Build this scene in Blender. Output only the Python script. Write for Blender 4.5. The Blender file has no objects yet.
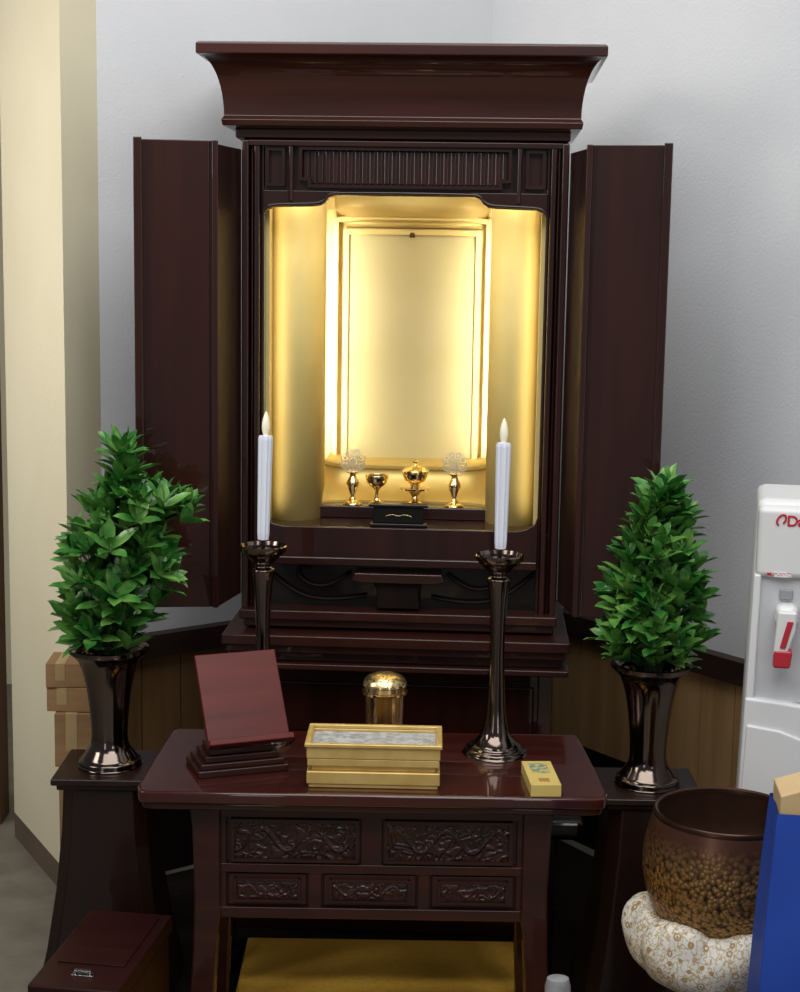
import bpy, bmesh, math, random
from mathutils import Vector, Matrix, noise
random.seed(7)
S=bpy.context.scene
try: S.view_settings.view_transform='Standard'
except Exception: pass
C=S.collection
# ---------------------------------------------------------------- materials
def mat(name,c1,c2=None,rough=.4,metal=0,coat=0,scale=(8,8,8),bump=0,bscale=60,kind='noise',detail=4,ramp=(.35,.65),emis=None,estr=0,coatr=.08,spec=.5,rvar=0):
    m=bpy.data.materials.new(name); m.use_nodes=True
    nt=m.node_tree; N=nt.nodes; L=nt.links
    b=N['Principled BSDF']
    b.inputs['Roughness'].default_value=rough
    b.inputs['Metallic'].default_value=metal
    b.inputs['Coat Weight'].default_value=coat
    b.inputs['Coat Roughness'].default_value=coatr
    b.inputs['Specular IOR Level'].default_value=spec
    tc=N.new('ShaderNodeTexCoord'); mp=N.new('ShaderNodeMapping')
    mp.inputs['Scale'].default_value=scale
    L.new(tc.outputs['Object'],mp.inputs['Vector'])
    if kind=='voronoi':
        t=N.new('ShaderNodeTexVoronoi'); t.inputs['Scale'].default_value=1; out=t.outputs['Distance']
    else:
        t=N.new('ShaderNodeTexNoise'); t.inputs['Scale'].default_value=1; t.inputs['Detail'].default_value=detail; out=t.outputs['Fac']
    L.new(mp.outputs['Vector'],t.inputs['Vector'])
    r=N.new('ShaderNodeValToRGB')
    c2=c2 or tuple(x*.85 for x in c1)
    r.color_ramp.elements[0].position=ramp[0]; r.color_ramp.elements[1].position=ramp[1]
    r.color_ramp.elements[0].color=(*c1,1); r.color_ramp.elements[1].color=(*c2,1)
    L.new(out,r.inputs['Fac']); L.new(r.outputs['Color'],b.inputs['Base Color'])
    if bump:
        n2=N.new('ShaderNodeTexNoise'); n2.inputs['Scale'].default_value=bscale; n2.inputs['Detail'].default_value=3
        L.new(tc.outputs['Object'],n2.inputs['Vector'])
        bp=N.new('ShaderNodeBump'); bp.inputs['Strength'].default_value=bump; bp.inputs['Distance'].default_value=.002
        L.new(n2.outputs['Fac'],bp.inputs['Height']); L.new(bp.outputs['Normal'],b.inputs['Normal'])
    if emis:
        b.inputs['Emission Color'].default_value=(*emis,1); b.inputs['Emission Strength'].default_value=estr
    return m
def s(r,g,b):
    f=lambda v:((v/255+.055)/1.055)**2.4 if v>10 else v/255/12.92
    return (f(r),f(g),f(b))
M_dark=mat('dark_rosewood',s(34,12,7),s(46,17,10),rough=.35,coat=1,scale=(30,30,2),coatr=.03,spec=.2)
M_leafin=mat('dark_rosewood_satin',s(18,8,5),s(25,11,7),rough=.6,coat=0,scale=(40,40,3),spec=.15)
M_leafred=mat('dark_rosewood_inner_leaf',s(30,11,7),s(40,15,9),rough=.55,coat=.25,scale=(30,30,2),coatr=.25,spec=.15)
M_stand=mat('black_brown_lacquer',s(24,10,7),s(34,15,10),rough=.45,coat=.45,scale=(14,14,2),coatr=.08,spec=.15)
M_darkh=mat('dark_rosewood_horizontal',s(34,13,8),s(48,19,12),rough=.35,coat=1,scale=(2,24,24),coatr=.03,spec=.2)
M_corn=mat('cornice_wood',s(46,18,11),s(62,26,16),rough=.38,coat=.9,scale=(2,22,22),coatr=.05,spec=.2)
M_black=mat('black_lacquer',s(13,8,7),s(19,10,9),rough=.3,coat=.6,scale=(10,10,10),spec=.25)
M_desk=mat('red_lacquer_wood',s(50,15,11),s(64,21,15),rough=.3,coat=1,scale=(3,30,30),coatr=.02,spec=.2)
M_desk2=mat('red_brown_wood',s(40,16,11),s(54,22,16),rough=.45,coat=.5,scale=(4,30,30),coatr=.06,spec=.2)
M_boxl=mat('wine_lacquer_box',s(38,12,9),s(48,16,12),rough=.5,coat=.15,scale=(4,30,30),coatr=.2,spec=.15)
M_carve=mat('carved_dark_wood',s(36,15,11),s(54,25,18),rough=.4,coat=.4,scale=(30,30,30),spec=.3)
M_red=mat('cherry_red_board',s(74,18,12),s(94,28,19),rough=.38,coat=0,scale=(4,30,30),spec=.25)
M_gold=mat('gold_leaf',(.74,.60,.26),(.70,.55,.22),rough=.5,metal=.3,scale=(12,12,12),bump=.12,bscale=120)
M_dais=mat('dais_gold',(.70,.52,.17),(.64,.47,.14),rough=.42,metal=.5,scale=(12,12,12))
M_pil=mat('satin_gold',(.70,.54,.19),(.66,.50,.16),rough=.6,metal=.05,scale=(12,12,12),spec=.5)
M_goldb=mat('gold_back_panel',(.55,.50,.29),(.50,.45,.24),rough=.7,metal=.15,scale=(5,5,5))
M_brass=mat('polished_gold_metal',(.94,.74,.38),(.88,.66,.32),rough=.17,metal=1,scale=(5,5,5))
M_brassd=mat('pierced_gold_metal',(.16,.10,.03),(.94,.74,.36),rough=.28,metal=1,scale=(170,170,170),kind='voronoi',ramp=(.22,.34))
M_goldbox=mat('gold_painted_box',s(224,192,120),s(208,174,100),rough=.38,metal=.45,coat=.2,scale=(30,30,30))
M_nickel=mat('black_nickel',(.17,.13,.11),(.12,.095,.08),rough=.13,metal=1,scale=(5,5,5))
M_leaf=mat('glossy_leaf',s(44,110,42),s(124,172,82),rough=.34,coat=.2,scale=(26,26,26),ramp=(.40,.74))
M_stem=mat('green_stem',s(44,66,32),rough=.7)
M_wall=mat('white_wallpaper',s(214,215,217),s(209,210,213),rough=.85,bump=.4,bscale=180,scale=(3,3,3),spec=.2)
M_cream=mat('cream_plaster',s(228,219,190),s(222,212,182),rough=.9,bump=.3,bscale=90,scale=(3,3,3),spec=.2)
M_wains_shaded=mat('wainscot_wood',s(128,96,58),s(108,80,46),rough=.6,scale=(30,30,2))  # left wainscot: wood colour darkened for the shadow on that wall
M_wains_lit=mat('tan_wainscot_wood',s(196,156,106),s(176,138,90),rough=.6,scale=(30,30,2))  # right wainscot: lighter, lit copy of the same wood
M_cap=mat('dark_wood_rail',s(40,26,20),s(52,34,26),rough=.5,scale=(6,6,30))
M_wallshade=mat('black_brown_baseboard',s(22,15,12),rough=.8,spec=.1)  # near-black colour standing in for shade low on the walls
M_base=mat('grey_brown_baseboard',s(104,88,74),rough=.6)
M_floor=mat('vinyl_floor',s(128,121,108),s(112,105,94),rough=.55,scale=(14,14,14))
M_floorshade=mat('black_brown_carpet',s(20,16,14),s(28,22,18),rough=.9,scale=(60,60,60),bump=.3,bscale=200,spec=.1)  # near-black colour standing in for shade on the floor
M_white=mat('white_plastic',s(222,222,221),s(217,217,217),rough=.35,scale=(2,2,2),coat=.1)
M_grey=mat('light_grey_plastic',s(200,202,204),rough=.4)
M_dgrey=mat('grey_plastic',s(150,152,156),rough=.4)
M_redp=mat('red_plastic',s(190,50,62),rough=.3)
M_redt=mat('red_print',s(190,30,40),rough=.5)
M_candle=mat('white_wax',s(224,228,238),s(216,220,232),rough=.35,scale=(5,5,5))
M_flame=mat('pale_flame_tip',s(240,234,210),s(236,226,192),rough=.4,emis=(1,.9,.7),estr=.1)
M_card=mat('cardboard',s(156,121,82),s(138,105,70),rough=.85,scale=(4,4,40))
M_tape=mat('packing_tape',s(178,150,106),rough=.4)
M_mat=mat('gold_yellow_fabric',s(255,202,86),s(250,190,74),rough=.95,scale=(90,90,90),bump=.4,bscale=300,spec=.1)
M_blue=mat('blue_bag_fabric',s(26,74,176),s(20,62,158),rough=.6,scale=(6,6,6),bump=.3,bscale=30)
M_tan=mat('tan_paper',s(206,178,132),s(196,168,122),rough=.8,scale=(6,6,6))
M_ash=mat('grey_ash',s(140,140,136),s(186,186,182),rough=.95,scale=(90,90,90))
M_silver=mat('silver_handle',(.7,.7,.72),rough=.2,metal=1)
M_lamp=mat('lamp_lens',s(90,70,40),rough=.4,metal=.5)
M_blabel=mat('teal_label',s(90,140,140),s(200,170,90),rough=.5,scale=(120,120,120),ramp=(.45,.55))
M_yel=mat('yellow_box_paper',s(212,188,112),s(202,176,98),rough=.45,scale=(8,8,8))
M_cable=mat('black_rubber',s(20,20,20),rough=.5)
def brocade():
    m=bpy.data.materials.new('white_gold_brocade'); m.use_nodes=True
    nt=m.node_tree;N=nt.nodes;L=nt.links;b=N['Principled BSDF']; b.inputs['Roughness'].default_value=.5
    tc=N.new('ShaderNodeTexCoord')
    def nz(sc,det=2):
        n=N.new('ShaderNodeTexNoise'); n.inputs['Scale'].default_value=sc; n.inputs['Detail'].default_value=det; L.new(tc.outputs['Object'],n.inputs['Vector']); return n
    a=nz(125,1.2)
    d=N.new('ShaderNodeMath'); d.operation='SUBTRACT'; d.inputs[1].default_value=.5; L.new(a.outputs['Fac'],d.inputs[0])
    ab=N.new('ShaderNodeMath'); ab.operation='ABSOLUTE'; L.new(d.outputs[0],ab.inputs[0])
    r=N.new('ShaderNodeValToRGB'); r.color_ramp.elements[0].position=.025; r.color_ramp.elements[1].position=.06
    r.color_ramp.elements[0].color=(*s(190,166,124),1); r.color_ramp.elements[1].color=(*s(226,221,210),1)
    L.new(ab.outputs[0],r.inputs['Fac'])
    v=N.new('ShaderNodeTexVoronoi'); v.inputs['Scale'].default_value=56; L.new(tc.outputs['Object'],v.inputs['Vector'])
    mu=N.new('ShaderNodeMath'); mu.operation='MULTIPLY'; mu.inputs[1].default_value=30; L.new(v.outputs['Distance'],mu.inputs[0])
    sn=N.new('ShaderNodeMath'); sn.operation='SINE'; L.new(mu.outputs[0],sn.inputs[0])
    r2=N.new('ShaderNodeValToRGB'); r2.color_ramp.elements[0].position=.36; r2.color_ramp.elements[1].position=.40
    r2.color_ramp.elements[0].color=(1,1,1,1); r2.color_ramp.elements[1].color=(0,0,0,1)
    L.new(v.outputs['Distance'],r2.inputs['Fac'])
    m3=N.new('ShaderNodeMath'); m3.operation='MULTIPLY'; L.new(r2.outputs['Color'],m3.inputs[0]); 
    cl=N.new('ShaderNodeMapRange'); L.new(sn.outputs[0],cl.inputs['Value']); cl.inputs['From Min'].default_value=-.2; cl.inputs['From Max'].default_value=.2
    L.new(cl.outputs['Result'],m3.inputs[1])
    mx=N.new('ShaderNodeMix'); mx.data_type='RGBA'; L.new(m3.outputs[0],mx.inputs['Factor'])
    L.new(r.outputs['Color'],mx.inputs[6]); mx.inputs[7].default_value=(*s(168,138,90),1)
    L.new(mx.outputs[2],b.inputs['Base Color'])
    return m
M_cush=brocade()
def bronze():
    m=bpy.data.materials.new('hammered_bronze'); m.use_nodes=True
    nt=m.node_tree;N=nt.nodes;L=nt.links;b=N['Principled BSDF']
    b.inputs['Metallic'].default_value=.7; b.inputs['Roughness'].default_value=.34
    tc=N.new('ShaderNodeTexCoord');v=N.new('ShaderNodeTexVoronoi');v.inputs['Scale'].default_value=150
    L.new(tc.outputs['Object'],v.inputs['Vector'])
    r=N.new('ShaderNodeValToRGB'); r.color_ramp.elements[0].color=(*s(172,132,80),1); r.color_ramp.elements[1].color=(*s(66,45,30),1)
    r.color_ramp.elements[0].position=.38; r.color_ramp.elements[1].position=.82
    L.new(v.outputs['Distance'],r.inputs['Fac'])
    sp=N.new('ShaderNodeSeparateXYZ'); L.new(tc.outputs['Object'],sp.inputs[0])
    mr=N.new('ShaderNodeMapRange'); mr.inputs['From Min'].default_value=.115; mr.inputs['From Max'].default_value=.172
    L.new(sp.outputs['Z'],mr.inputs['Value'])
    mx=N.new('ShaderNodeMix'); mx.data_type='RGBA'; L.new(mr.outputs['Result'],mx.inputs['Factor'])
    L.new(r.outputs['Color'],mx.inputs[6]); mx.inputs[7].default_value=(*s(98,64,49),1)
    L.new(mx.outputs[2],b.inputs['Base Color'])
    iv=N.new('ShaderNodeMath'); iv.operation='SUBTRACT'; iv.inputs[0].default_value=1; L.new(mr.outputs['Result'],iv.inputs[1])
    mu=N.new('ShaderNodeMath'); mu.operation='MULTIPLY'; L.new(iv.outputs[0],mu.inputs[0]); L.new(v.outputs['Distance'],mu.inputs[1])
    bp=N.new('ShaderNodeBump');bp.invert=True;bp.inputs['Strength'].default_value=.9;bp.inputs['Distance'].default_value=.003
    L.new(mu.outputs[0],bp.inputs['Height']);L.new(bp.outputs['Normal'],b.inputs['Normal'])
    return m
M_bronze=bronze()
M_bowlin=mat('bowl_inside',s(74,50,40),s(92,64,50),rough=.45,metal=.6,scale=(14,14,14))
M_bowlrim=mat('bowl_rim',s(74,50,40),rough=.3,metal=.8)
# ---------------------------------------------------------------- helpers
def link(me,name,m,parent=None,loc=(0,0,0),rot=(0,0,0),smooth=False):
    o=bpy.data.objects.new(name,me); C.objects.link(o)
    if m:
        for mm in (m if isinstance(m,(list,tuple)) else [m]): me.materials.append(mm)
    o.parent=parent; o.location=loc; o.rotation_euler=rot
    if smooth:
        for p in me.polygons: p.use_smooth=True
    return o
def fin(bm,name,m,parent=None,loc=(0,0,0),rot=(0,0,0),smooth=False,bevel=0,seg=2):
    bmesh.ops.recalc_face_normals(bm,faces=bm.faces)
    me=bpy.data.meshes.new(name); bm.to_mesh(me); bm.free()
    o=link(me,name,m,parent,loc,rot,smooth)
    if bevel:
        b=o.modifiers.new('bevel','BEVEL'); b.width=bevel; b.segments=seg; b.limit_method='ANGLE'; b.angle_limit=.6
        for p in me.polygons: p.use_smooth=True
        b.harden_normals=True
    return o
def addbox(bm,x0,x1,y0,y1,z0,z1,top=1.0):
    cx,cy=(x0+x1)/2,(y0+y1)/2
    vs=[]
    for z,k in ((z0,1.0),(z1,top)):
        for x,y in ((x0,y0),(x1,y0),(x1,y1),(x0,y1)):
            vs.append(bm.verts.new((cx+(x-cx)*k,cy+(y-cy)*k,z)))
    f=[(0,1,2,3),(4,7,6,5),(0,4,5,1),(1,5,6,2),(2,6,7,3),(3,7,4,0)]
    return [bm.faces.new([vs[i] for i in q]) for q in f]
def box(name,x0,x1,y0,y1,z0,z1,m,parent=None,bevel=.002,loc=(0,0,0),rot=(0,0,0),top=1.0):
    bm=bmesh.new(); addbox(bm,x0,x1,y0,y1,z0,z1,top); return fin(bm,name,m,parent,loc,rot,bevel=bevel)
def boxes(name,lst,m,parent=None,bevel=.002,loc=(0,0,0),rot=(0,0,0)):
    bm=bmesh.new()
    for b in lst: addbox(bm,*b)
    return fin(bm,name,m,parent,loc,rot,bevel=bevel)
def addprism(bm,poly,a0,a1,axis='y'):
    def P(u,v,a): return {'y':(u,a,v),'z':(u,v,a),'x':(a,u,v)}[axis]
    A=[bm.verts.new(P(u,v,a0)) for u,v in poly]; B=[bm.verts.new(P(u,v,a1)) for u,v in poly]
    n=len(poly)
    bm.faces.new(A); bm.faces.new(B[::-1])
    for i in range(n): bm.faces.new((A[i],A[(i+1)%n],B[(i+1)%n],B[i]))
def prism(name,poly,a0,a1,m,parent=None,axis='y',bevel=0,loc=(0,0,0),rot=(0,0,0)):
    bm=bmesh.new(); addprism(bm,poly,a0,a1,axis); return fin(bm,name,m,parent,loc,rot,bevel=bevel)
def addlathe(bm,prof,seg=40,flute=0):
    rings=[]
    for r,z in prof:
        if r<1e-5: rings.append([bm.verts.new((0,0,z))])
        else:
            rings.append([bm.verts.new((r*(1-flute*(i%2))*math.cos(2*math.pi*i/seg),r*(1-flute*(i%2))*math.sin(2*math.pi*i/seg),z)) for i in range(seg)])
    for a,b in zip(rings,rings[1:]):
        if len(a)==1 and len(b)==1: continue
        for i in range(seg):
            j=(i+1)%seg
            if len(a)==1: bm.faces.new((a[0],b[i],b[j]))
            elif len(b)==1: bm.faces.new((a[i],b[0],a[j]))
            else: bm.faces.new((a[i],b[i],b[j],a[j]))
def smoothprof(pr,n=5):
    out=[]
    P=[pr[0]]+list(pr)+[pr[-1]]
    for k in range(1,len(P)-2):
        p0,p1,p2,p3=P[k-1],P[k],P[k+1],P[k+2]
        for i in range(n):
            t=i/n
            q=[.5*((2*p1[d])+(-p0[d]+p2[d])*t+(2*p0[d]-5*p1[d]+4*p2[d]-p3[d])*t*t+(-p0[d]+3*p1[d]-3*p2[d]+p3[d])*t**3) for d in (0,1)]
            out.append((max(0,q[0]),q[1]))
    out.append(pr[-1]); return out
def lathe(name,prof,m,parent=None,loc=(0,0,0),rot=(0,0,0),seg=40,sm=True,dens=0,flute=0):
    if dens: prof=smoothprof(prof,dens)
    bm=bmesh.new(); addlathe(bm,prof,seg,flute); o=fin(bm,name,m,parent,loc,rot,smooth=sm)
    if sm:
        e=o.modifiers.new('split','EDGE_SPLIT'); e.split_angle=math.radians(50)
    return o
def tube(name,pts,r,m,parent=None,loc=(0,0,0),rot=(0,0,0)):
    cu=bpy.data.curves.new(name,'CURVE'); cu.dimensions='3D'; cu.bevel_depth=r; cu.bevel_resolution=3; cu.use_fill_caps=True
    sp=cu.splines.new('NURBS'); sp.points.add(len(pts)-1); sp.use_endpoint_u=True; sp.order_u=3
    for p,q in zip(sp.points,pts): p.co=(*q,1)
    tmp=bpy.data.objects.new('tmp',cu); C.objects.link(tmp)
    dg=bpy.context.evaluated_depsgraph_get(); me=bpy.data.meshes.new_from_object(tmp.evaluated_get(dg))
    bpy.data.objects.remove(tmp); me.materials.clear(); me.name=name
    return link(me,name,m,parent,loc,rot,smooth=True)
def thing(name,label,cat,loc=(0,0,0),rot=(0,0,0),group=None):
    e=bpy.data.objects.new(name,None); C.objects.link(e); e.empty_display_size=.05
    e.location=loc; e.rotation_euler=rot; e['label']=label; e['category']=cat
    if group: e['group']=group
    return e
def tag(o,label,cat): o['label']=label; o['category']=cat; return o
def struct(o): o['kind']='structure'; return o
def sub(name,parent,loc=(0,0,0),rot=(0,0,0)):
    e=bpy.data.objects.new(name,None); C.objects.link(e); e.parent=parent; e.location=loc; e.rotation_euler=rot; e.empty_display_size=.03
    return e
def copything(src,loc,rot=None,label=None):
    def cp(o,par):
        n=o.copy(); C.objects.link(n); n.parent=par
        for ch in o.children: cp(ch,n)
        return n
    n=cp(src,src.parent); n.location=loc
    if rot: n.rotation_euler=rot
    if label: n['label']=label
    return n
R=math.radians
# ---------------------------------------------------------------- camera
cam=bpy.data.cameras.new('camera'); co=bpy.data.objects.new('camera',cam); C.objects.link(co)
cam.sensor_fit='HORIZONTAL'; cam.sensor_width=36; cam.lens=72
th=R(8.4); ro=R(0.9)
co.matrix_world=Matrix.Translation((0,0,1.26))@Matrix.Rotation(R(90)-th,4,'X')@Matrix.Rotation(ro,4,'Z')
S.camera=co
# ---------------------------------------------------------------- room
struct(box('floor',-3,3,-1,6,-.05,0,M_floor,bevel=0))
def wallstrip(name,p0,p1,t,z0,z1,m,off=0):
    p0=Vector(p0);p1=Vector(p1);d=(p1-p0).normalized();n=Vector((-d.y,d.x))
    q=[p0+n*off,p1+n*off,p1+n*(off+t),p0+n*(off+t)]
    bm=bmesh.new(); addprism(bm,[(v.x,v.y) for v in q],z0,z1,'z'); return struct(fin(bm,name,m))
KC=(.19,3.69); LW=(-.64,3.05); RW=(1.6,1.697)
wallstrip('wall_left',KC,LW,-.1,0,2.6,M_wall)
wallstrip('wall_right',RW,KC,-.1,0,2.6,M_wall)
def strip2(nm,a,b,o0,o1,z0,z1,m): return wallstrip(nm,a,b,o1-o0,z0,z1,m,o0)
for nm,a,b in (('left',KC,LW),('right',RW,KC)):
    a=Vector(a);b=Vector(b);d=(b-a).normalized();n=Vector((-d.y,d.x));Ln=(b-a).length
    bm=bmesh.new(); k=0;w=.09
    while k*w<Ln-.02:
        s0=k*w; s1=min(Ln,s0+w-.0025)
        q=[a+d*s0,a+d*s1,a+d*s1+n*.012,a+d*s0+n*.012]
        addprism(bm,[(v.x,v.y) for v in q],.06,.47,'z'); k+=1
    struct(fin(bm,'trim_1' if nm=='left' else 'trim_2',M_wains_shaded if nm=='left' else M_wains_lit))
    strip2('trim_3' if nm=='left' else 'trim_4',a,b,0,.03,.462,.508,M_cap)
    strip2('baseboard_'+nm,a,b,0,.014,0,.22,M_wallshade)  # added dark boards: shade at the wall foot put in as colour
struct(prism('wall_partition',[(-.583,3.094),(-.628,2.98),(-.83,3.35),(-.83,3.9),(-.583,3.9)],0,2.6,M_cream,axis='z'))
strip2('baseboard_partition',(-.628,2.98),(-.83,3.35),-.008,.0001,0,.055,M_base)
struct(box('trim_5',-.97,-.878,3.42,3.50,0,2.6,mat('door_jamb_wood',s(96,60,38),rough=.5),bevel=.003))
struct(box('wall_back',-3,-.83,4.6,4.7,0,2.6,M_cream,bevel=0))
struct(prism('floor',[(-.34,1.9),(.9,1.9),(.9,2.55),(.22,3.60),(.15,3.60),(-.55,3.08),(-.57,2.72),(-.42,2.5)],.0003,.0012,M_floorshade,None,axis='z'))  # added dark sheet painting the floor shade around altar and desk
# ---------------------------------------------------------------- ALTAR
ZB=.0015
A=thing('buddhist_altar','tall dark rosewood household altar with open doors and glowing gold interior','altar',(0,2.9,ZB),(0,0,R(-3)))
def cove():
    bm=bmesh.new()
    outs=[(-.016,1.462),(-.004,1.470),(-.004,1.484),(.014,1.488),(.016,1.498)]
    for i in range(13):
        t=i/12; ang=t*math.pi/2
        outs.append((.012+.036*(1-math.cos(ang)),1.505+.098*math.sin(ang)))
    outs+= [(.050,1.604),(.050,1.621),(.047,1.624)]
    rings=[]
    for o,z in outs:
        hx=.3015+o; fy=-.012-o*1.75; by=.30; c=-.006
        rings.append([bm.verts.new(v) for v in ((c-hx,by,z),(c-hx,fy,z),(c+hx,fy,z),(c+hx,by,z))])
    for a,b in zip(rings,rings[1:]):
        for i in range(4): bm.faces.new((a[i],a[(i+1)%4],b[(i+1)%4],b[i]))
    bm.faces.new(rings[0]); bm.faces.new(rings[-1])
    return fin(bm,'cornice',M_corn,A,bevel=.0015)
cove()
boxes('carcass',[(-.288,-.275,.02,.35,.5,1.465),(.275,.288,.02,.35,.5,1.465),(-.287,.287,.345,.36,.5,1.464),(-.287,.287,.021,.35,1.42,1.464),
   (-.287,.287,.021,.35,.70,.762)],M_dark,A)
for sx in (-1,1):
    l=[]
    for a,b,y in ((.252,.259,.004),(.2585,.269,-.012),(.2705,.276,-.004),(.2775,.290,-.018)):
        x0,x1=sorted((sx*a,sx*b)); l.append((x0,x1,y,.05,.60,1.465))
    boxes('post',l,M_dark,A,bevel=.003)
def archpoly(d=0):
    pts=[(-.253,1.378),(-.253,1.335),(-.247,1.343),(-.235,1.348),(-.165,1.350),(-.150,1.352),(-.140,1.358),(-.135,1.366),(-.125,1.370)]
    return pts+[(-x,z) for x,z in pts[::-1]]
prism('header_arch',archpoly(),-.008,.02,M_dark,A,bevel=.0015)
tube('arch_moulding',[(x,-.010,z+.005) for x,z in archpoly()[1:-1]],.003,M_darkh,A)
box('header_backboard',-.253,.253,.009,.03,1.375,1.465,M_dark,A)
l=[]
n=28
for i in range(n):
    x=-.178+i*(.356/(n-1)); l.append((x-.0056,x+.0056,.005,.014,1.390 if abs(x)<.166 else 1.400,1.450))
boxes('fluted_frieze',l,M_dark,A,bevel=.003)
def frame(name,poly,w,y0,y1,m,par):
    bm=bmesh.new(); n=len(poly)
    for i in range(n):
        a=Vector(poly[i]);b=Vector(poly[(i+1)%n]); d=(b-a).normalized(); nn=Vector((-d.y,d.x))*w/2
        a2=a-d*w/2; b2=b+d*w/2; e=.00025*(i%2)
        addprism(bm,[tuple(a2+nn),tuple(b2+nn),tuple(b2-nn),tuple(a2-nn)],y0+e,y1,'y')
    return fin(bm,name,m,par)
frame('frieze_frame',[(-.186,1.452),(.186,1.452),(.186,1.398),(.170,1.398),(.170,1.386),(-.170,1.386),(-.170,1.398),(-.186,1.398)],.0055,-.009,.01,M_darkh,A)
for sx in (-1,1):
    boxes('header_post',[tuple(sorted((sx*.199,sx*.207)))+(-.012,.02,1.358,1.462)],M_dark,A,bevel=.003)
    a,b=sorted((sx*.217,sx*.246))
    frame('header_side_panel',[(a,1.450),(b,1.450),(b,1.388),(a,1.388)],.005,-.006,.01,M_darkh,A)
box('header_rail',-.285,.285,-.0145,.02,1.455,1.4655,M_darkh,A)
for sx in (-1,1):
    D=sub('door',A)
    hinge=Vector((sx*.292,-.005)); knee=Vector((sx*.314,-.128)); out=Vector((sx*.455,-.150))
    def leaf(nm,p,q,t,z0,z1,framed):
        d=(q-p).normalized(); nn=Vector((-d.y,d.x))
        if nn.y<0: nn=-nn
        L_=(q-p).length
        bm=bmesh.new()
        def pr(s0,s1,o0,o1,za,zb):
            pts=[p+d*s0+nn*o0,p+d*s1+nn*o0,p+d*s1+nn*o1,p+d*s0+nn*o1]
            addprism(bm,[(v.x,v.y) for v in pts],za,zb,'z')
        pr(0,L_,0,t,z0,z1)
        if framed:
            pr(L_-.014,L_+.0003,-.007,t+.0003,z0-.0003,z1+.003); pr(-.0003,.010,-.006,t-.001,z0-.0003,z1+.0003); pr(.013,.016,-.003,t-.002,z0+.001,z1-.001)
        return fin(bm,nm,M_dark if framed else M_leafred,D,bevel=.002)
    leaf('door_leaf',knee,out,.018,.642,1.455,True)
    leaf('door_leaf',hinge,knee,.012,.642,1.449,False)
# gold niche
boxes('niche_shell',[(-.252,-.246,.03,.345,.765,1.42),(.246,.252,.03,.345,.765,1.42),(-.2459,.2459,.335,.3448,.766,1.404),(-.2459,.2459,.0302,.3446,1.405,1.4198)],M_gold,A,bevel=0)
FL=.771; ST=.7945
boxes('niche_floor',[(-.2515,.2515,-.004,.3345,.762,FL),(-.165,.165,.10,.33,FL,ST)],M_darkh,A,bevel=.003)
for sx in (-1,1):
    bm=bmesh.new(); n=28; r0=[]
    for i in range(n+1):
        a=math.pi*i/n
        r0.append((-math.cos(a)*.0485,.110-math.sin(a)*.060))
    pts=[(-.0485,.13)]+r0+[(.0485,.17)]
    if sx>0: pts=[(-x,y) for x,y in pts]
    A0=[bm.verts.new((x+sx*.2045,y,FL)) for x,y in pts];A1=[bm.verts.new((x+sx*.2045,y,1.41)) for x,y in pts]
    for i in range(len(pts)-1): bm.faces.new((A0[i],A0[i+1],A1[i+1],A1[i]))
    o=fin(bm,'gold_pilaster',M_pil,A,smooth=True)
    e=o.modifiers.new('t','SOLIDIFY'); e.thickness=.004
def archframe(name,h,zb,zt,rise,w,y0,y1,m):
    bm=bmesh.new(); n=16
    outer=[(-h,zb)]+[(-h+2*h*i/n, zt+rise*(1-(2*i/n-1)**2)) for i in range(n+1)]+[(h,zb)]
    hi=h-w
    inner=[(-hi,zb)]+[(-hi+2*hi*i/n, zt-w+rise*(1-(2*i/n-1)**2)) for i in range(n+1)]+[(hi,zb)]
    VO0=[bm.verts.new((x,y0,z)) for x,z in outer];VI0=[bm.verts.new((x,y0,z)) for x,z in inner]
    VO1=[bm.verts.new((x,y1,z)) for x,z in outer];VI1=[bm.verts.new((x,y1,z)) for x,z in inner]
    for i in range(len(outer)-1):
        bm.faces.new((VO0[i],VO0[i+1],VI0[i+1],VI0[i])); bm.faces.new((VO1[i],VO1[i+1],VI1[i+1],VI1[i]))
        bm.faces.new((VO0[i],VO0[i+1],VO1[i+1],VO1[i])); bm.faces.new((VI0[i],VI0[i+1],VI1[i+1],VI1[i]))
    return fin(bm,name,m,A,bevel=.001)
archframe('niche_frame',.156,.85,1.340,.006,.010,.305,.335,M_gold)
archframe('niche_frame',.138,.85,1.318,.001,.012,.318,.335,M_gold)
# curved overhanging gold cornice above the back panel
bm=bmesh.new(); n=32
lay=[(.134,.020,1.322),(.138,.030,1.327),(.138,.030,1.331),(.145,.044,1.336),(.145,.044,1.340),(.150,.056,1.347),(.155,.066,1.358),(.157,.070,1.366),(.157,.070,1.405)]
rings=[[bm.verts.new((a*math.cos(math.pi*i/n),.334-b*math.sin(math.pi*i/n)**.8,z)) for i in range(n+1)] for a,b,z in lay]
for ra,rb in zip(rings,rings[1:]):
    for i in range(n): bm.faces.new((ra[i],ra[i+1],rb[i+1],rb[i]))
bm.faces.new(rings[0])
o=fin(bm,'niche_cornice',M_gold,A,smooth=True); e=o.modifiers.new('split','EDGE_SPLIT'); e.split_angle=math.radians(35)
box('back_panel',-.130,.130,.325,.333,.85,1.320,M_goldb,A,bevel=0)
lathe('spotlight',[(0,0),(.005,0),(.006,.003),(.004,.010),(0,.010)],M_lamp,A,loc=(0,.312,1.302),seg=16)
bm=bmesh.new(); nx=48; sec=[(.150,ST),(.150,.7985),(.154,.8005),(.168,.804),(.186,.809),(.202,.817),(.213,.827),(.220,.838),(.222,.846),(.222,.850),(.217,.852),(.217,.858),(.221,.861),(.335,.861)]
g=[]
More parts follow.
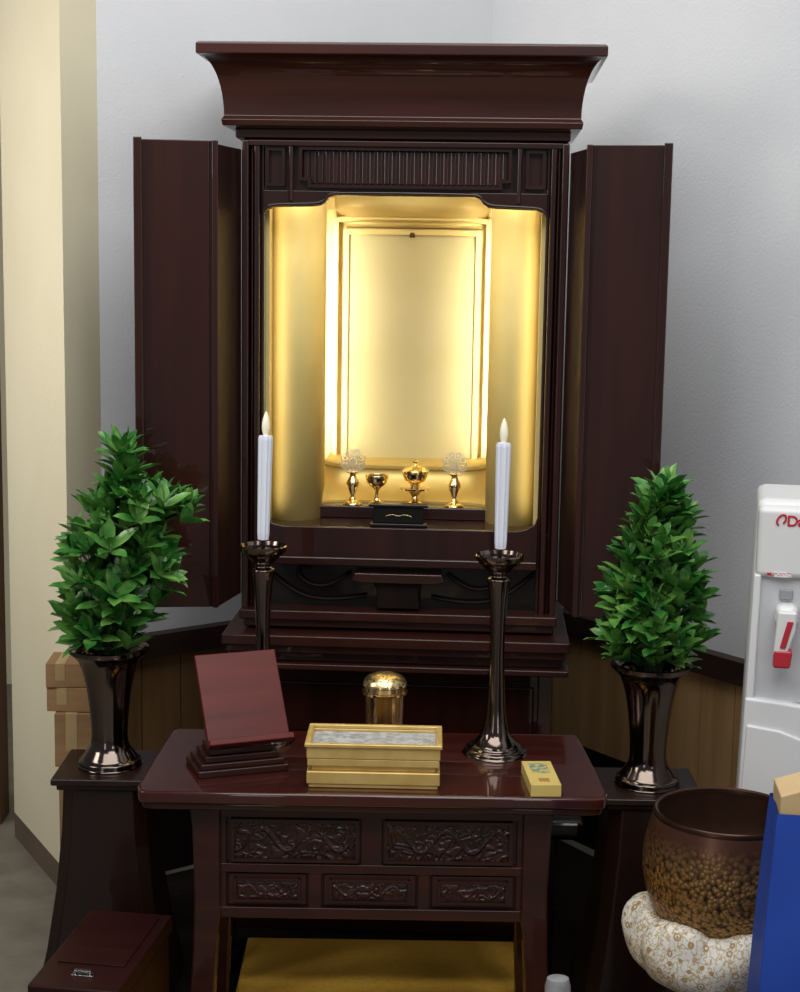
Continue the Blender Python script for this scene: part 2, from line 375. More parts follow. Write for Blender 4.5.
for i in range(nx+1):
    x=-.158+.316*i/nx; k=(abs(x)/.158)**9
    g.append([bm.verts.new((x,y-.028*k*(1 if j<13 else 0),z+(.010*k if j>2 else 0))) for j,(y,z) in enumerate(sec)])
for i in range(nx):
    for j in range(len(sec)-1): bm.faces.new((g[i][j],g[i+1][j],g[i+1][j+1],g[i][j+1]))
o=fin(bm,'dais',M_dais,A,smooth=True); e=o.modifiers.new('split','EDGE_SPLIT'); e.split_angle=math.radians(40)
pl=[(-.253,.80),(-.253,.712),(.253,.712),(.253,.80),(.246,.784),(.232,.775),(.215,FL),(-.215,FL),(-.232,.775),(-.246,.784)]
prism('sill',pl,-.010,-.0045,M_dark,A,bevel=.0015)
box('sill_block',-.253,.253,-.0045,.02,.712,.7615,M_dark,A,bevel=0)
box('sill_moulding',-.253,.253,-.018,.0,.700,.716,M_darkh,A,bevel=.003)
box('lower_front',-.275,.275,.021,.04,.50,.71,M_black,A)
T=sub('carved_shelf',A)
prism('shelf_top',[(-.085,.676),(-.080,.690),(.080,.690),(.085,.676),(.066,.672),(-.066,.672)],-.03,.02,M_darkh,T,bevel=.002)
prism('shelf_foot',[(-.046,.672),(.046,.672),(.038,.655),(.040,.622),(-.040,.622),(-.038,.655)],-.02,.02,M_leafin,T,bevel=.003)
for sx in (-1,1):
    pts=[(sx*.09,.012,.684),(sx*.12,.010,.66),(sx*.16,.010,.655),(sx*.19,.010,.675),(sx*.185,.010,.695),(sx*.165,.010,.69)]
    tube('scroll_carving',pts,.0032,M_leafin,A)
    tube('scroll_carving',[(sx*.06,.012,.64),(sx*.12,.010,.628),(sx*.2,.010,.640),(sx*.25,.010,.69)],.0032,M_leafin,A)
boxes('ledge',[(-.292,.292,-.035,.3,.600,.618),(-.285,.285,-.025,.3,.585,.6),(-.318,.314,-.075,.3,.560,.580),(-.312,.308,-.066,.3,.545,.56),(-.306,.302,-.05,.3,.527,.545),(-.318,.314,-.07,.3,.515,.527)],M_desk2,A,bevel=.003)
boxes('lower_cabinet',[(-.288,.288,0,.34,.06,.515),(-.305,.305,-.03,.35,0,.0599)],M_dark,A,bevel=.003)
l=[(-.2885,-.262,-.012,.01,.061,.514),(.262,.2885,-.012,.01,.061,.514),(-.262,.262,-.0105,.01,.485,.513),(-.262,.262,-.0105,.01,.355,.375),(-.262,.262,-.0105,.01,.062,.10)]
boxes('lower_frame',l,M_dark,A,bevel=.002)
box('drawer',-.255,.255,-.006,.01,.382,.478,M_dark,A,bevel=.004)
# ---------------------------------------------------------------- things inside the altar
A_M=Matrix.Translation((0,2.9,ZB))@Matrix.Rotation(R(-3),4,'Z')
def inA(x,y,z): return A_M@Vector((x,y,z))
ZF=ST+.0003
M_pale=mat('pale_silver_gold',(.74,.68,.50),(.62,.54,.36),rough=.4,metal=.25,scale=(30,30,30))
def discvase():
    t=thing('altar_flower_ornament','small gold vase holding a pale gold openwork lotus disc','altar ornament',inA(-.097,.122,ZF),(0,0,R(-3)),'lotus ornaments in the altar')
    lathe('vase',[(0,0),(.017,0),(.017,.003),(.010,.007),(.005,.014),(.006,.022),(.011,.034),(.012,.042),(.008,.05),(.006,.056),(.010,.062),(.006,.062),(0,.058)],M_brass,t,seg=28,dens=3)
    bm=bmesh.new()
    def ring(cx,cz,r,th,n=24,y0=-.0010,y1=.0010):
        for i in range(n):
            a=2*math.pi*i/n;b=2*math.pi*(i+1)/n
            pts=[(cx+(r-th)*math.cos(a),cz+(r-th)*math.sin(a)),(cx+r*math.cos(a),cz+r*math.sin(a)),(cx+r*math.cos(b),cz+r*math.sin(b)),(cx+(r-th)*math.cos(b),cz+(r-th)*math.sin(b))]
            addprism(bm,pts,y0,y1,'y')
    for i in range(8):
        a=2*math.pi*i/8+.39; cx,cz=.0165*math.cos(a),.082+.0165*math.sin(a)
        ring(cx,cz,.0086,.0024,14)
        ring(cx,cz,.0028,.0027,8)
    ring(0,.082,.0108,.0024,24,-.0013,.0013); ring(0,.082,.0060,.0058,14,-.0018,.0018)
    addbox(bm,-.001,.001,-.001,.001,.056,.062)
    fin(bm,'lotus_disc',M_pale,t)
    return t
dv=discvase(); copything(dv,inA(.097,.122,ZF))
t=thing('rice_cup','small gold footed rice cup in the altar','cup',inA(-.051,.122,ZF))
lathe('cup_body',[(0,0),(.015,0),(.015,.003),(.006,.010),(.004,.022),(.006,.030),(.016,.038),(.021,.048),(.0225,.056),(.020,.056),(.016,.045),(0,.040)],M_brass,t,seg=28,dens=3)
lathe('rice',[(.020,.053),(.012,.057),(0,.058)],mat('dark_offering',s(90,70,40),rough=.6),t,seg=20)
t=thing('lidded_offering_bowl','gold lidded offering bowl on a turned foot in the altar','bowl',inA(.022,.122,ZF))
lathe('stand',[(0,0),(.020,0),(.020,.003),(.009,.008),(.006,.018),(.012,.026),(.028,.031),(.029,.034),(.012,.035),(0,.035)],M_brass,t,seg=32)
lathe('bowl',[(0,.035),(.009,.036),(.009,.040),(.019,.048),(.024,.057),(.024,.063),(.0245,.0635),(0,.063)],M_brass,t,seg=32)
lathe('lid',[(.026,.064),(.026,.067),(.018,.073),(.007,.077),(.004,.081),(.006,.085),(0,.089)],M_brass,t,seg=32)
t=thing('offering_tray_stand','small black lacquer stand with gold scroll mark','altar stand',inA(-.003,.018,FL+.0003),(0,0,R(-3)))
boxes('stand_body',[(-.053,.053,-.012,.012,0,.006),(-.047,.047,-.006,.008,.006,.036),(-.055,.055,-.012,.014,.036,.042)],M_black,t)
tube('scroll_mark',[(-.024,-.0075,.019),(-.012,-.0075,.024),(0,-.0075,.019),(.012,-.0075,.024),(.024,-.0075,.019)],.0005,M_brass,t)
# ---------------------------------------------------------------- DESK
K=thing('offering_desk','low red-brown lacquered altar desk with carved front panels','desk',(-.035,2.30,ZB))
ZT=.4675
zt=.466
def rrect(hx,y0,y1,ch):
    return [(-hx+ch,y0),(hx-ch,y0),(hx-ch*.3,y0+ch*.35),(hx,y0+ch*1.6),(hx-.012,y1-.01),(hx-.02,y1),(-hx+.02,y1),(-hx+.012,y1-.01),(-hx,y0+ch*1.6),(-hx+ch*.3,y0+ch*.35)]
prism('desk_top',rrect(.356,0,.33,.02),zt-.020,zt,M_desk,K,axis='z',bevel=.005)
prism('desk_top_moulding',[(x*.985,.006+y*.965) for x,y in rrect(.356,0,.33,.02)],zt-.030,zt-.019,M_desk2,K,axis='z',bevel=.003)
boxes('apron',[(-.261,.261,.045,.06,.256,.437),(-.262,-.25,.045,.3,.255,.437),(.25,.262,.045,.3,.255,.437),(-.261,.261,.285,.299,.256,.437),
  (-.262,.262,.036,.05,.416,.436),(-.262,.262,.036,.05,.328,.342),(-.262,.262,.036,.05,.255,.272),(-.2615,-.222,.0375,.05,.256,.435),(.222,.2615,.0375,.05,.256,.435),
  (-.016,.016,.0375,.05,.335,.42),(-.096,-.076,.0375,.05,.265,.335),(.072,.090,.0375,.05,.265,.335)],M_desk2,K,bevel=.0012)
def carved(name,x0,x1,z0,z1,par,seed,y=.046):
    bm=bmesh.new(); nx=int((x1-x0)/.0011); nz=int((z1-z0)/.0011); g=[]
    for i in range(nx+1):
        row=[]
        for j in range(nz+1):
            x=x0+(x1-x0)*i/nx; z=z0+(z1-z0)*j/nz
            u=(i/nx); v=(j/nz)
            p=Vector((x*95+seed,z*105,seed)); q=noise.noise_vector(p*.6)
            h=math.sin(9.0*noise.noise(p*.7+q*.9))
            h=max(-.5,min(.8,h*1.6))
            vine=math.exp(-((v-.5-.25*math.sin(u*5*math.pi+seed))/.05)**2)*.9
            e=min(u*nx,(1-u)*nx,v*nz,(1-v)*nz)
            h=max(h*.8,vine)*(1 if e>2.5 else 0)
            row.append(bm.verts.new((x,y-.0032*h,z)))
        g.append(row)
    for i in range(nx):
        for j in range(nz): bm.faces.new((g[i][j],g[i+1][j],g[i+1][j+1],g[i][j+1]))
    return fin(bm,name,M_carve,par,smooth=True)
for (x0,x1,z0,z1) in ((-.216,-.018,.344,.414),(.018,.216,.344,.414)):
    carved('carved_panel',x0,x1,z0,z1,K,x0*10,y=.042)
    frame('panel_frame',[(x0+.004,z1-.003),(x1-.004,z1-.003),(x1-.004,z0+.004),(x0+.004,z0+.004)],.005,.0345,.046,M_desk2,K)
for x0,x1 in ((-.219,-.099),(-.073,.069),(.093,.219)):
    d=sub('drawer',K)
    boxes('drawer_front',[(x0,x1,.040,.05,.275,.325)],M_desk2,d,bevel=.002)
    carved('carved_inset',x0+.012,x1-.012,.285,.315,d,x0*20+3,y=.0385)
    frame('inset_frame',[(x0+.011,.317),(x1-.011,.317),(x1-.011,.283),(x0+.011,.283)],.003,.035,.041,M_desk2,d)
for sx in (-1,1):
    for y in (.034,.27):
        bm=bmesh.new()
        pts=[(.230,.437),(.277,.437),(.273,.40),(.270,.30),(.273,.20),(.280,.10),(.287,.03),(.290,0),(.245,0),(.243,.06),(.238,.16),(.233,.24),(.230,.255)]
        addprism(bm,[(sx*a,b) for a,b in pts],y-.006,y+.03,'y')
        fin(bm,'leg',M_desk2,K,bevel=.004)
# ---------------------------------------------------------------- candlesticks
def candlestick(loc):
    t=thing('candlestick','tall black nickel candlestick with flared foot on the desk','candlestick',loc,group='candlesticks on the desk')
    lathe('stem',[(0,0),(.050,0),(.052,.003),(.050,.008),(.045,.010),(.043,.014),(.037,.018),(.026,.030),(.020,.046),(.0165,.07),(.014,.11),(.012,.16),(.012,.20),(.014,.245),(.0165,.272),(.019,.285),(.019,.289),(.013,.293),(.014,.297),(.022,.303),(.030,.313)],M_nickel,t,seg=12,dens=3)
    lathe('drip_pan',[(.0,.311),(.030,.312),(.037,.319),(.039,.327),(.037,.329),(.034,.323),(.012,.320),(0,.321)],M_nickel,t,seg=40)
    lathe('spike',[(.003,.320),(.003,.338),(0,.338)],M_nickel,t,seg=10)
    return t
c1=candlestick((.161,2.52,ZT)); c2=copything(c1,(-.222,2.57,ZT))
def candle(loc,tilt):
    t=thing('candle','white grooved artificial candle with teardrop flame tip','candle',loc,(0,tilt,0),'white candles on the candlesticks')
    lathe('candle_body',[(0,0),(.0088,0),(.0098,.01),(.012,.165),(.0108,.170),(.003,.171),(0,.171)],M_candle,t,seg=20,sm=False,flute=.13)
    lathe('flame_tip',[(.0035,.170),(.0060,.178),(.0066,.188),(.0048,.199),(.002,.207),(0,.210)],M_flame,t,seg=20,dens=3)
    return t
k1=candle((.162,2.52,ZT+.338),R(.3)); k2=copything(k1,(-.222,2.57,ZT+.338),(0,R(1.2),0))
# ---------------------------------------------------------------- book stand
B=thing('sutra_book_stand','cherry red wooden sutra book stand with tilted board','book stand',(-.244,2.430,ZT),(0,0,R(20)))
boxes('base',[(-.078,.066,-.045,.045,0,.011),(-.072,.060,-.040,.040,.011,.020),(-.064,.052,-.034,.034,.020,.030),(-.056,.044,-.028,.028,.030,.040)],M_desk2,B,bevel=.002)
box('board',-.064,.068,-.005,.005,0,.150,M_red,B,bevel=.002,loc=(.003,-.034,.046),rot=(R(-34),0,R(2)))
box('lip',-.066,.070,-.022,-.003,-.004,.006,M_red,B,bevel=.002,loc=(.003,-.034,.046),rot=(R(-34),0,R(2)))
box('brace',-.02,.012,-.004,.004,0,.070,M_desk2,B,bevel=.002,loc=(0,.024,.039),rot=(R(5),0,0))
# ---------------------------------------------------------------- gold incense box
G=thing('incense_box','long gold rectangular incense burner box filled with grey ash','incense burner',(-.034,2.33,ZT),(0,0,R(-1)))
bm=bmesh.new()
def ringbox(bm,hx,y0,y1,z0,z1,w):
    addbox(bm,-hx,hx,y0,y0+w,z0,z1);addbox(bm,-hx,hx,y1-w,y1,z0,z1);addbox(bm,-hx,-hx+w,y0+w,y1-w,z0,z1);addbox(bm,hx-w,hx,y0+w,y1-w,z0,z1)
addbox(bm,-.098,.098,0,.10,0,.006); addbox(bm,-.101,.101,-.002,.102,.006,.026); addbox(bm,-.094,.094,.004,.096,.026,.034); addbox(bm,-.1,.1,-.001,.101,.034,.046)
fin(bm,'box_body',M_goldbox,G,bevel=.002)
bm=bmesh.new(); ringbox(bm,.101,-.002,.102,.046,.064,.006); ringbox(bm,.104,-.005,.105,.064,.070,.009); fin(bm,'rim',M_goldbox,G,bevel=.0015)
box('ash',-.095,.095,.005,.095,.05,.060,M_ash,G,bevel=0)
N_=thing('incense_burner_urn','small gold urn with pierced domed lid','incense burner',(-.020,2.58,ZT))
lathe('urn_body',[(0,0),(.032,0),(.033,.004),(.031,.008),(.032,.04),(.033,.080)],M_brass,N_,seg=32,sm=False,flute=.04)
lathe('lid_rim',[(.033,.079),(.038,.081),(.0385,.085),(.0355,.087),(.035,.094),(.0375,.096),(.0365,.099),(.030,.099),(0,.092)],M_brass,N_,seg=40)
lathe('pierced_lid',[(.036,.099),(.034,.104),(.029,.109),(.020,.113),(.010,.115),(0,.1155)],M_brassd,N_,seg=40)
Y=thing('match_box','small yellow cardboard match box with teal label','match box',(.224,2.335,ZT),(0,0,R(3)))
box('box_body',-.023,.023,-.030,.085,0,.019,M_yel,Y,bevel=.001)
box('label_print',-.014,.014,.025,.072,.019,.0195,M_blabel,Y,bevel=0)
box('window_print',-.008,.008,-.015,.000,.019,.0195,mat('brown_print',s(170,130,70),rough=.5),Y,bevel=0)
# ---------------------------------------------------------------- flower stands, vases, branches
def fstand(loc):
    t=thing('flower_stand','dark lacquered flaring flower pedestal beside the desk','flower stand',loc,group='flower pedestals')
    boxes('stand_top',[(-.084,.084,-.084,.084,.388,.400),(-.076,.076,-.076,.076,.378,.388)],M_stand,t,bevel=.003)
    bm=bmesh.new(); rs=[]
    for z,h in ((.378,.070),(.30,.073),(.20,.082),(.10,.096),(.04,.108),(0,.112)):
        c=.02
        rs.append([bm.verts.new((x,y,z)) for x,y in ((-h+c,-h),(h-c,-h),(h,-h+c),(h,h-c),(h-c,h),(-h+c,h),(-h,h-c),(-h,-h+c))])
    for a,b in zip(rs,rs[1:]):
        for i in range(8): bm.faces.new((a[i],a[(i+1)%8],b[(i+1)%8],b[i]))
    bm.faces.new(rs[0]); bm.faces.new(rs[-1])
    fin(bm,'stand_body',M_stand,t,bevel=.003)
    return t
VL=(-.487,2.63); VR=(.420,2.575)
f1=fstand((*VL,ZB)); f2=copything(f1,(*VR,ZB))
def fvase(loc):
    t=thing('flower_vase','black nickel trumpet vase holding green branches','vase',loc,group='trumpet vases on pedestals')
    lathe('vase_body',[(0,0),(.050,0),(.053,.003),(.053,.010),(.048,.013),(.042,.022),(.034,.034),(.031,.05),(.032,.08),(.036,.12),(.042,.155),(.050,.180),(.060,.192),(.066,.197),(.066,.201),(.060,.201),(.050,.19),(.040,.165),(0,.15)],M_nickel,t,seg=16,dens=2)
    lathe('rim_ring',[(.060,.198),(.067,.200),(.067,.205),(.060,.206),(.054,.200)],M_nickel,t,seg=40)
    return t
v1=fvase((*VL,.402)); v2=copything(v1,(*VR,.402))
def leafmesh(bm,base,d,up,L_,w):
    d=d.normalized(); side=d.cross(up)
    if side.length<1e-3: side=d.cross(Vector((1,0,0)))
    side.normalize(); nrm=side.cross(d).normalized()
    def P(t,sd,lift): return bm.verts.new(base+d*(L_*t)+side*(w*sd)+nrm*lift*L_-nrm*(.11*t*t*L_))
    ts=(.0,.14,.36,.62,.84,1.0); ws=(0,.26,.47,.49,.29,0)
    M=[P(t,0,-.015) for t in ts]
    Lf=[P(t,wd,.045) for t,wd in zip(ts[1:-1],ws[1:-1])]; Rt=[P(t,-wd,.045) for t,wd in zip(ts[1:-1],ws[1:-1])]
    bm.faces.new((M[0],Lf[0],M[1])); bm.faces.new((M[0],M[1],Rt[0]))
    for i in range(3):
        bm.faces.new((M[i+1],Lf[i],Lf[i+1],M[i+2])); bm.faces.new((M[i+1],M[i+2],Rt[i+1],Rt[i]))
    bm.faces.new((M[4],Lf[3],M[5])); bm.faces.new((M[4],M[5],Rt[3]))
def branches(loc,levels,cx0,ky,nros,label,seed):
    rnd=random.Random(seed)
    t=thing('leafy_branches',label,'foliage',loc,group='green branches in the vases')
    bl=bmesh.new(); stems=[]
    lv=sorted([((655-y)*.00172,((x0+x1)/2-cx0)*.001675,(x1-x0)/2*.001675) for y,x0,x1 in levels])
    def env(z):
        for a,b in zip(lv,lv[1:]):
            if a[0]<=z<=b[0]:
                k=(z-a[0])/(b[0]-a[0]); return a[1]+(b[1]-a[1])*k,a[2]+(b[2]-a[2])*k
        return lv[-1][1],lv[-1][2]
    zmax=lv[-1][0]; pts=[]
    tries=0
    while len(pts)<nros and tries<30000:
        tries+=1
        z=rnd.uniform(lv[0][0],zmax-.040); c,r=env(z)
        if rnd.random()>r/.13+.25: continue
        r2=max(.003,r-.030); a=rnd.uniform(0,2*math.pi); q=(rnd.uniform(.02,1)**.5)*r2
        p=Vector((c+q*math.cos(a),q*math.sin(a)*ky,z-.008))
        if all((p-o).length>.0195 for o,_ in pts): pts.append((p,q/max(r,.01)))
    for zz,cc,rr in lv[1:-1]:
        for sg in (-1,1): pts.append((Vector((cc+sg*max(.0,rr-.036),rnd.uniform(-.02,.02),min(zz,zmax-.035)-.014+rnd.uniform(-.006,.006))),1))
    pts.append((Vector((lv[-1][1],0,zmax-.048)),0))
    for p,q in pts:
        c,_=env(p.z)
        ax=(Vector((p.x-c*.6,p.y,.0))*4.8+Vector((0,-.12,.7+.6*p.z/zmax))+Vector([rnd.uniform(-.4,.4) for _ in range(3)])).normalized()
        u=ax.orthogonal().normalized(); v=ax.cross(u)
        a0=rnd.uniform(0,6.28)
        sc=rnd.uniform(.85,1.15)
        for k in range(5):
            a=a0+k*2*math.pi/5+rnd.uniform(-.3,.3); el=rnd.uniform(.5,1.15)
            d=(u*math.cos(a)+v*math.sin(a))*math.sin(el)+ax*math.cos(el)
            leafmesh(bl,p-ax*.012,d,ax,sc*rnd.uniform(.042,.056),sc*rnd.uniform(.018,.024))
        for k in range(2):
            a=a0+k*math.pi+.6; el=rnd.uniform(.15,.45)
            d=(u*math.cos(a)+v*math.sin(a))*math.sin(el)+ax*math.cos(el)
            leafmesh(bl,p,d,ax,sc*rnd.uniform(.030,.042),sc*rnd.uniform(.012,.017))
        stems.append((p,c))
    fin(bl,'leaves',M_leaf,t,smooth=True)
    bs=bmesh.new()
    for p,c in stems[::2]:
        a=Vector((rnd.uniform(-.015,.015),rnd.uniform(-.015,.015),-.030)); b=Vector((p.x*.4,p.y*.35,p.z*.55+.01)); prev=None
        n=6
        for i in range(n+1):
            tt=i/n; q=a*(1-tt)**2+b*2*tt*(1-tt)+p*tt*tt; r=.0016*(1-.5*tt)
            ring=[bs.verts.new(q+Vector((r*math.cos(k*2.094),r*math.sin(k*2.094),0))) for k in range(3)]
            if prev:
                for k in range(3): bs.faces.new((prev[k],prev[(k+1)%3],ring[(k+1)%3],ring[k]))
            prev=ring
    fin(bs,'stems',M_stem,t,smooth=True)
    return t
LL=[(650,92,134),(636,62,152),(615,50,168),(592,52,180),(572,62,194),(556,54,190),(530,64,186),(512,74,210),(500,84,206),(488,96,160),(470,102,152),(450,112,138),(432,116,132)]
branches((*VL,.603),LL,110,.8,102,'bushy glossy green branches with an uneven side sprig','3')
RL=[(652,632,684),(640,606,702),(622,594,720),(600,604,716),(575,596,718),(545,606,712),(520,612,702),(502,622,702),(486,632,692),(472,640,684),(458,644,670)]
branches((*VR,.606),RL,655,.8,104,'dense rounded bunch of glossy green branches','5')
# ---------------------------------------------------------------- lacquer box near the floor
X=thing('lacquer_box','low dark wine-red lacquer box with small silver handle','box',(-.440,2.325,ZB),(0,0,R(-8)))
box('box_body',-.064,.064,-.145,.125,0,.185,M_boxl,X,bevel=.003)
box('lid',-.069,.069,-.150,.130,.186,.212,M_boxl,X,bevel=.004)
boxes('inner_lid',[(-.052,.052,-.07,.11,.212,.2145)],M_boxl,X,bevel=.001)
boxes('handle',[(-.017,.017,-.110,-.098,.212,.2135),(-.013,.013,-.108,-.100,.217,.2195),(-.013,-.010,-.108,-.100,.2135,.217),(.010,.013,-.108,-.100,.2135,.217)],M_silver,X,bevel=.0006)
# ---------------------------------------------------------------- bowl, cushion, stand
bs_=thing('bell_stand','dark round wooden stand under the brocade cushion','bell stand',(.470,2.20,ZB))
lathe('stand_top',[(0,.225),(.088,.225),(.092,.230),(.089,.238),(0,.238)],M_black,bs_,seg=48)
lathe('stand_body',[(0,0),(.098,0),(.096,.02),(.076,.06),(.072,.14),(.080,.225),(0,.225)],M_stand,bs_,seg=8,sm=False)
cu=bmesh.new(); seg=180
pr=smoothprof([(0,0),(.066,.0),(.096,.005),(.118,.022),(.129,.050),(.127,.076),(.114,.095),(.098,.100),(.083,.093),(.06,.070),(.045,.060),(0,.056)],4); rings=[]
for r,z in pr:
    if r<1e-4: rings.append([cu.verts.new((0,0,z))]); continue
    k=min(1,(r/.12))**2
    def lob(a):
        wr=.012*math.sin(20*a+5*noise.noise(Vector((math.cos(a)*3,math.sin(a)*3,0))))*(1 if z>.05 else .3)
        return (.07*(abs(math.cos(3*a+.9))**.5-.7)+.08*noise.noise(Vector((math.cos(a)*2,math.sin(a)*2,z*20)))+wr)*k
    rings.append([cu.verts.new(((r*(1+lob(a)))*math.cos(a),(r*(1+lob(a)))*math.sin(a),max(0,z+.16*lob(a)*(z/.09)))) for a in [2*math.pi*i/seg for i in range(seg)]])
for a,b in zip(rings,rings[1:]):
    for i in range(seg):
        j=(i+1)%seg
        if len(a)==1: cu.faces.new((a[0],b[i],b[j]))
        elif len(b)==1: cu.faces.new((a[i],b[0],a[j]))
        else: cu.faces.new((a[i],b[i],b[j],a[j]))
tag(fin(cu,'brocade_cushion',M_cush,None,loc=(.470,2.20,.240),smooth=True),'round white and gold brocade cushion under the bronze bowl','cushion')
W=thing('singing_bowl','large hammered bronze singing bowl resting on a brocade cushion','singing bowl',(.475,2.20,.298))
lathe('bowl_wall',[(0,0),(.036,.001),(.066,.010),(.092,.032),(.108,.062),(.1155,.095),(.117,.120),(.113,.150),(.104,.183)],M_bronze,W,seg=64,dens=4)
lathe('rim',[(.104,.183),(.1045,.188),(.102,.191),(.098,.189),(.097,.183)],M_bowlrim,W,seg=64)
lathe('bowl_inside',[(.097,.185),(.103,.152),(.106,.120),(.098,.08),(.07,.035),(0,.018)],M_bowlin,W,seg=64,dens=3)
# ---------------------------------------------------------------- bag
Q=thing('blue_bag','bright blue carrier bag with tan paper top','bag',(.577,1.93,ZB),(0,0,R(-6)))
bm=bmesh.new(); rs=[]
for z,h,d in ((0,.125,.06),(.2,.120,.058),(.4,.112,.05),(.5,.107,.045),(.588,.101,.04)):
    rs.append([bm.verts.new((x,y,z)) for x,y in ((-h,-d),(0,-d-.004),(h,-d),(h*.97,0),(h,d),(0,d+.003),(-h,d),(-h*.96,0))])
for a,b in zip(rs,rs[1:]):
    for i in range(8): bm.faces.new((a[i],a[(i+1)%8],b[(i+1)%8],b[i]))
bm.faces.new(rs[0])
fin(bm,'bag_body',M_blue,Q,bevel=.002)
prism('paper_top',[(-.097,.53),(.09,.53),(.09,.652),(-.03,.632),(-.097,.609)],-.036,.035,M_tan,Q,bevel=.002)
# ---------------------------------------------------------------- striker
Z_=thing('bell_striker','pale grey padded bell striker standing on the floor','bell striker',(.245,2.20,ZB),(R(-4),0,R(10)))
lathe('striker_head',[(0,.0),(.017,.0),(.019,.006),(.019,.210),(.016,.222),(.008,.225),(0,.226)],mat('grey_cloth',s(150,150,150),s(130,130,132),rough=.7,scale=(60,60,60)),Z_,seg=24)
lathe('striker_cap',[(.0195,.05),(.0205,.052),(.0205,.08),(.0195,.082)],M_black,Z_,seg=24)
# ---------------------------------------------------------------- dispenser
P_=thing('water_dispenser','white plastic water dispenser with red tap beside the wall','water dispenser',(.5465,2.42,0),(0,0,R(-12)))
prism('body',[(-.018,0),(.29,0),(.28,.906),(0,.906)],.012,.20,M_white,P_,bevel=.014)
boxes('top_housing',[(.002,.278,-.004,.18,.784,.897)],M_white,P_,bevel=.012)
prism('side_rim',[(-.004,.585),(.009,.585),(.012,.79),(.0,.79)],-.002,.05,M_white,P_,bevel=.004)
prism('side_rim',[(.271,.585),(.284,.585),(.28,.79),(.268,.79)],-.002,.05,M_white,P_,bevel=.004)
prism('recess_panel',[(.008,.59),(.272,.59),(.27,.785),(.010,.785)],.006,.014,M_grey,P_)
pl=[(-.018,.02),(.289,.02),(.283,.555),(.20,.570),(.10,.586),(.05,.592),(-.005,.596)]
prism('lower_door',pl,-.006,.014,M_white,P_,bevel=.006)
pl=[(-.010,.26),(.28,.26),(.274,.47),(.19,.495),(.10,.530),(.05,.547),(.000,.553)]
prism('door_panel',pl,-.011,-.004,M_white,P_,bevel=.004)
tp=sub('tap',P_,(.046,0,.022))
boxes('tap_body',[(-.012,.024,-.024,.012,.690,.726)],M_white,tp,bevel=.012)
prism('tap_lever',[(-.012,.648),(.008,.648),(.020,.69),(.021,.718),(-.008,.718)],-.034,-.020,M_white,tp,bevel=.004)
prism('tap_spout',[(-.012,.630),(.014,.630),(.017,.658),(-.011,.658)],-.036,-.012,M_redp,tp,bevel=.004)
prism('tap_lever_stripe',[(-.003,.662),(.006,.662),(.016,.704),(.007,.704)],-.0365,-.033,M_redp,tp,bevel=.001)
boxes('indicator',[(.040,.060,.0,.008,.752,.768)],M_dgrey,P_,bevel=.002)
boxes('warning_mark',[(.020,.026,-.0055,-.003,.790,.794)],M_redt,P_,bevel=0)
boxes('warning_label',[(.030,.056,-.0052,-.003,.788,.7955)],mat('pale_label',s(196,120,120),s(226,226,226),rough=.5,scale=(300,300,900),ramp=(.45,.5)),P_,bevel=0)
def text(body,size,loc,m,par,name):
    cu=bpy.data.curves.new(name,'FONT'); cu.body=body; cu.size=size; cu.extrude=.0006; cu.space_character=.92; cu.offset=.0004
    tmp=bpy.data.objects.new('tmp',cu); C.objects.link(tmp)
    dg=bpy.context.evaluated_depsgraph_get(); me=bpy.data.meshes.new_from_object(tmp.evaluated_get(dg))
    bpy.data.objects.remove(tmp); me.materials.clear()
    return link(me,name,m,par,loc,(R(90),0,0))
text('Da',.023,(.0450,-.0046,.868),M_redt,P_,'brand_lettering')
ep=[]
for x in range(-40,285,25):
    a=math.radians(x); u=.0062*math.cos(a); v=.0082*math.sin(a); ep.append((.0372+u+.35*v,-.0052,.877+v))
tube('logo_emblem',ep,.0015,M_redt,P_)
# ---------------------------------------------------------------- cardboard boxes
def cb(x0,x1,y0,y1,z0,z1,rz,label):
    t=thing('cardboard_box',label,'box',((x0+x1)/2,(y0+y1)/2,z0),(0,0,rz),'stacked cardboard boxes')
    hx,hy,h=(x1-x0)/2,(y1-y0)/2,z1-z0-.001
    box('carton',-hx,hx,-hy,hy,0,h,M_card,t,bevel=.001)
    box('tape',-hx*.55,-hx*.1,-hy-.0006,hy+.0006,h*.3,h+.0006,M_tape,t,bevel=0)
cb(-.612,-.515,2.80,2.92,0,.34,0,'tall brown cardboard box at the bottom of a stack')
cb(-.620,-.53,2.80,2.91,.34,.44,R(2),'brown cardboard box in the middle of a stack')
cb(-.632,-.55,2.81,2.90,.44,.485,R(-3),'flat brown cardboard box in a stack')
cb(-.637,-.56,2.81,2.90,.485,.530,R(3),'small brown cardboard box on top of a stack')
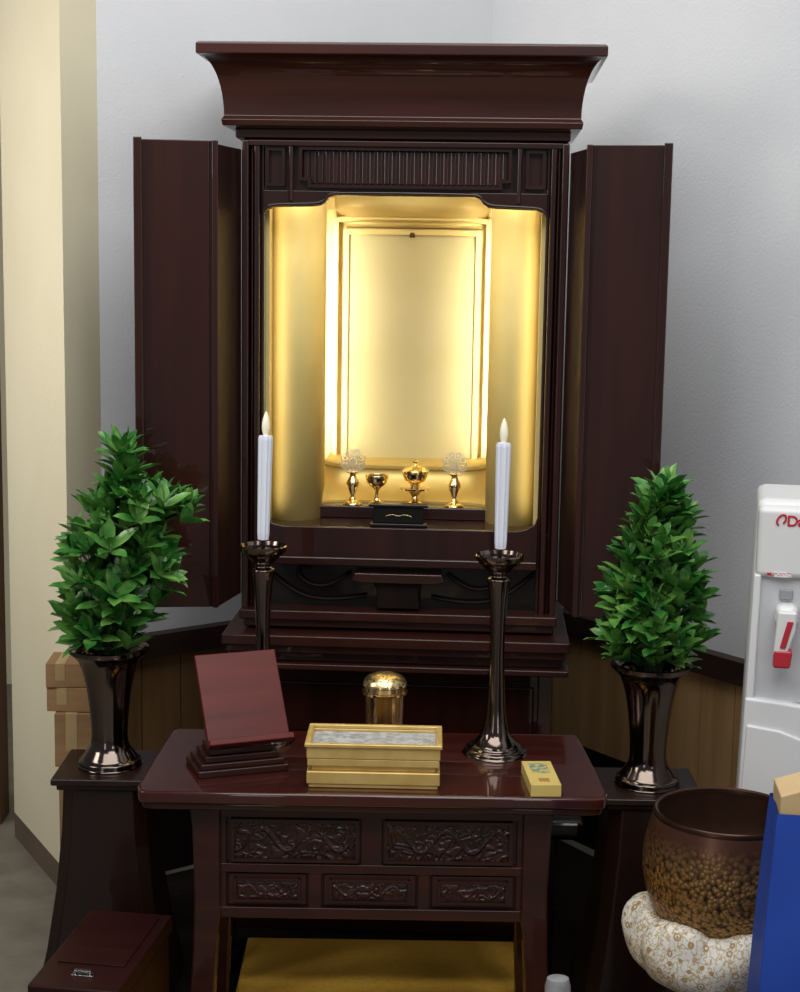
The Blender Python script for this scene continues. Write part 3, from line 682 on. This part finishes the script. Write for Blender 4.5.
# ---------------------------------------------------------------- mat and bench
mt=box('floor_mat',-.27,.235,2.15,2.82,ZB,.012,M_mat,None,bevel=.005)
tag(mt,'golden yellow flat floor mat under the desk','mat')
H=thing('low_stool','low black lacquered stool with slim legs behind the desk','stool',(-.025,2.72,ZB))
boxes('seat',[(-.325,.355,-.06,.10,.262,.30)],M_black,H,bevel=.014)
for x in (-.285,.285):
    for y in (-.04,.07): boxes('leg',[(x,x+.022,y,y+.022,0,.270)],M_black,H,bevel=.002)
tag(tube('power_cable',[(.43,3.24,.45),(.46,3.20,.50),(.48,3.15,.46),(.475,3.14,.35),(.49,3.12,.2),(.50,3.1,.004)],.003,M_cable),'thin black power cable hanging by the wainscot','cable')
# ---------------------------------------------------------------- lights
def area(name,loc,target,sx,sy,p,col=(1,1,1),spread=None):
    l=bpy.data.lights.new(name,'AREA'); l.shape='RECTANGLE'; l.size=sx; l.size_y=sy; l.energy=p; l.color=col
    if spread: l.spread=spread
    o=bpy.data.objects.new(name,l); C.objects.link(o); o.location=loc
    o.rotation_euler=(Vector(target)-Vector(loc)).to_track_quat('-Z','Y').to_euler(); return o
area('ceiling_fluorescent',(-.1,1.3,2.58),(-.1,2.0,0),2.4,1.3,44,(1,1,.99))
area('ceiling_fluorescent',(.5,.2,2.58),(.3,1.6,0),1.6,.5,12,(.98,.99,1))
area('ceiling_fluorescent',(-.1,2.75,2.59),(-.1,2.9,0),1.2,.3,7,(1,.99,.97))
area('hallway_light',(-1.9,2.0,1.9),(-.72,3.2,1.2),.6,.9,5.5,(1,.96,.90),R(75))  # added fill to brighten the partition face, no known fixture
area('room_window',(-1.75,-1.4,1.2),(.3,2.8,.7),.5,1.9,8,(.97,.98,1))  # added panel behind the camera: door reflections and front fill
area('room_window',(1.75,-1.4,1.2),(-.3,2.8,.7),.5,1.9,10,(.99,.99,1))  # matching added panel on the right, also brightens the partition edge
warm=(1,.90,.67)
area('niche_top_lamp',inA(0,.185,1.402),inA(0,.22,.8),.26,.06,.27,warm)
area('niche_front_lamp',inA(0,.038,1.395),inA(0,.06,.8),.46,.014,.36,warm)  # unseen strip added to brighten the pilaster fronts
for sx in (-1,1):
    area('niche_side_lamp',inA(sx*.176,.205,1.09),inA(sx*.157,.335,1.09),.02,.46,.76,warm,R(110))
    area('niche_post_lamp',inA(sx*.2440,.040,1.09),inA(sx*.19,.072,1.09),.012,.60,.13,warm)  # unseen strips added to even out the light down the pilasters
w=bpy.data.worlds.new('world'); S.world=w; w.use_nodes=True
N=w.node_tree.nodes; bgd=N['Background']; bgd.inputs[0].default_value=(.9,.93,1,1); bgd.inputs[1].default_value=.12
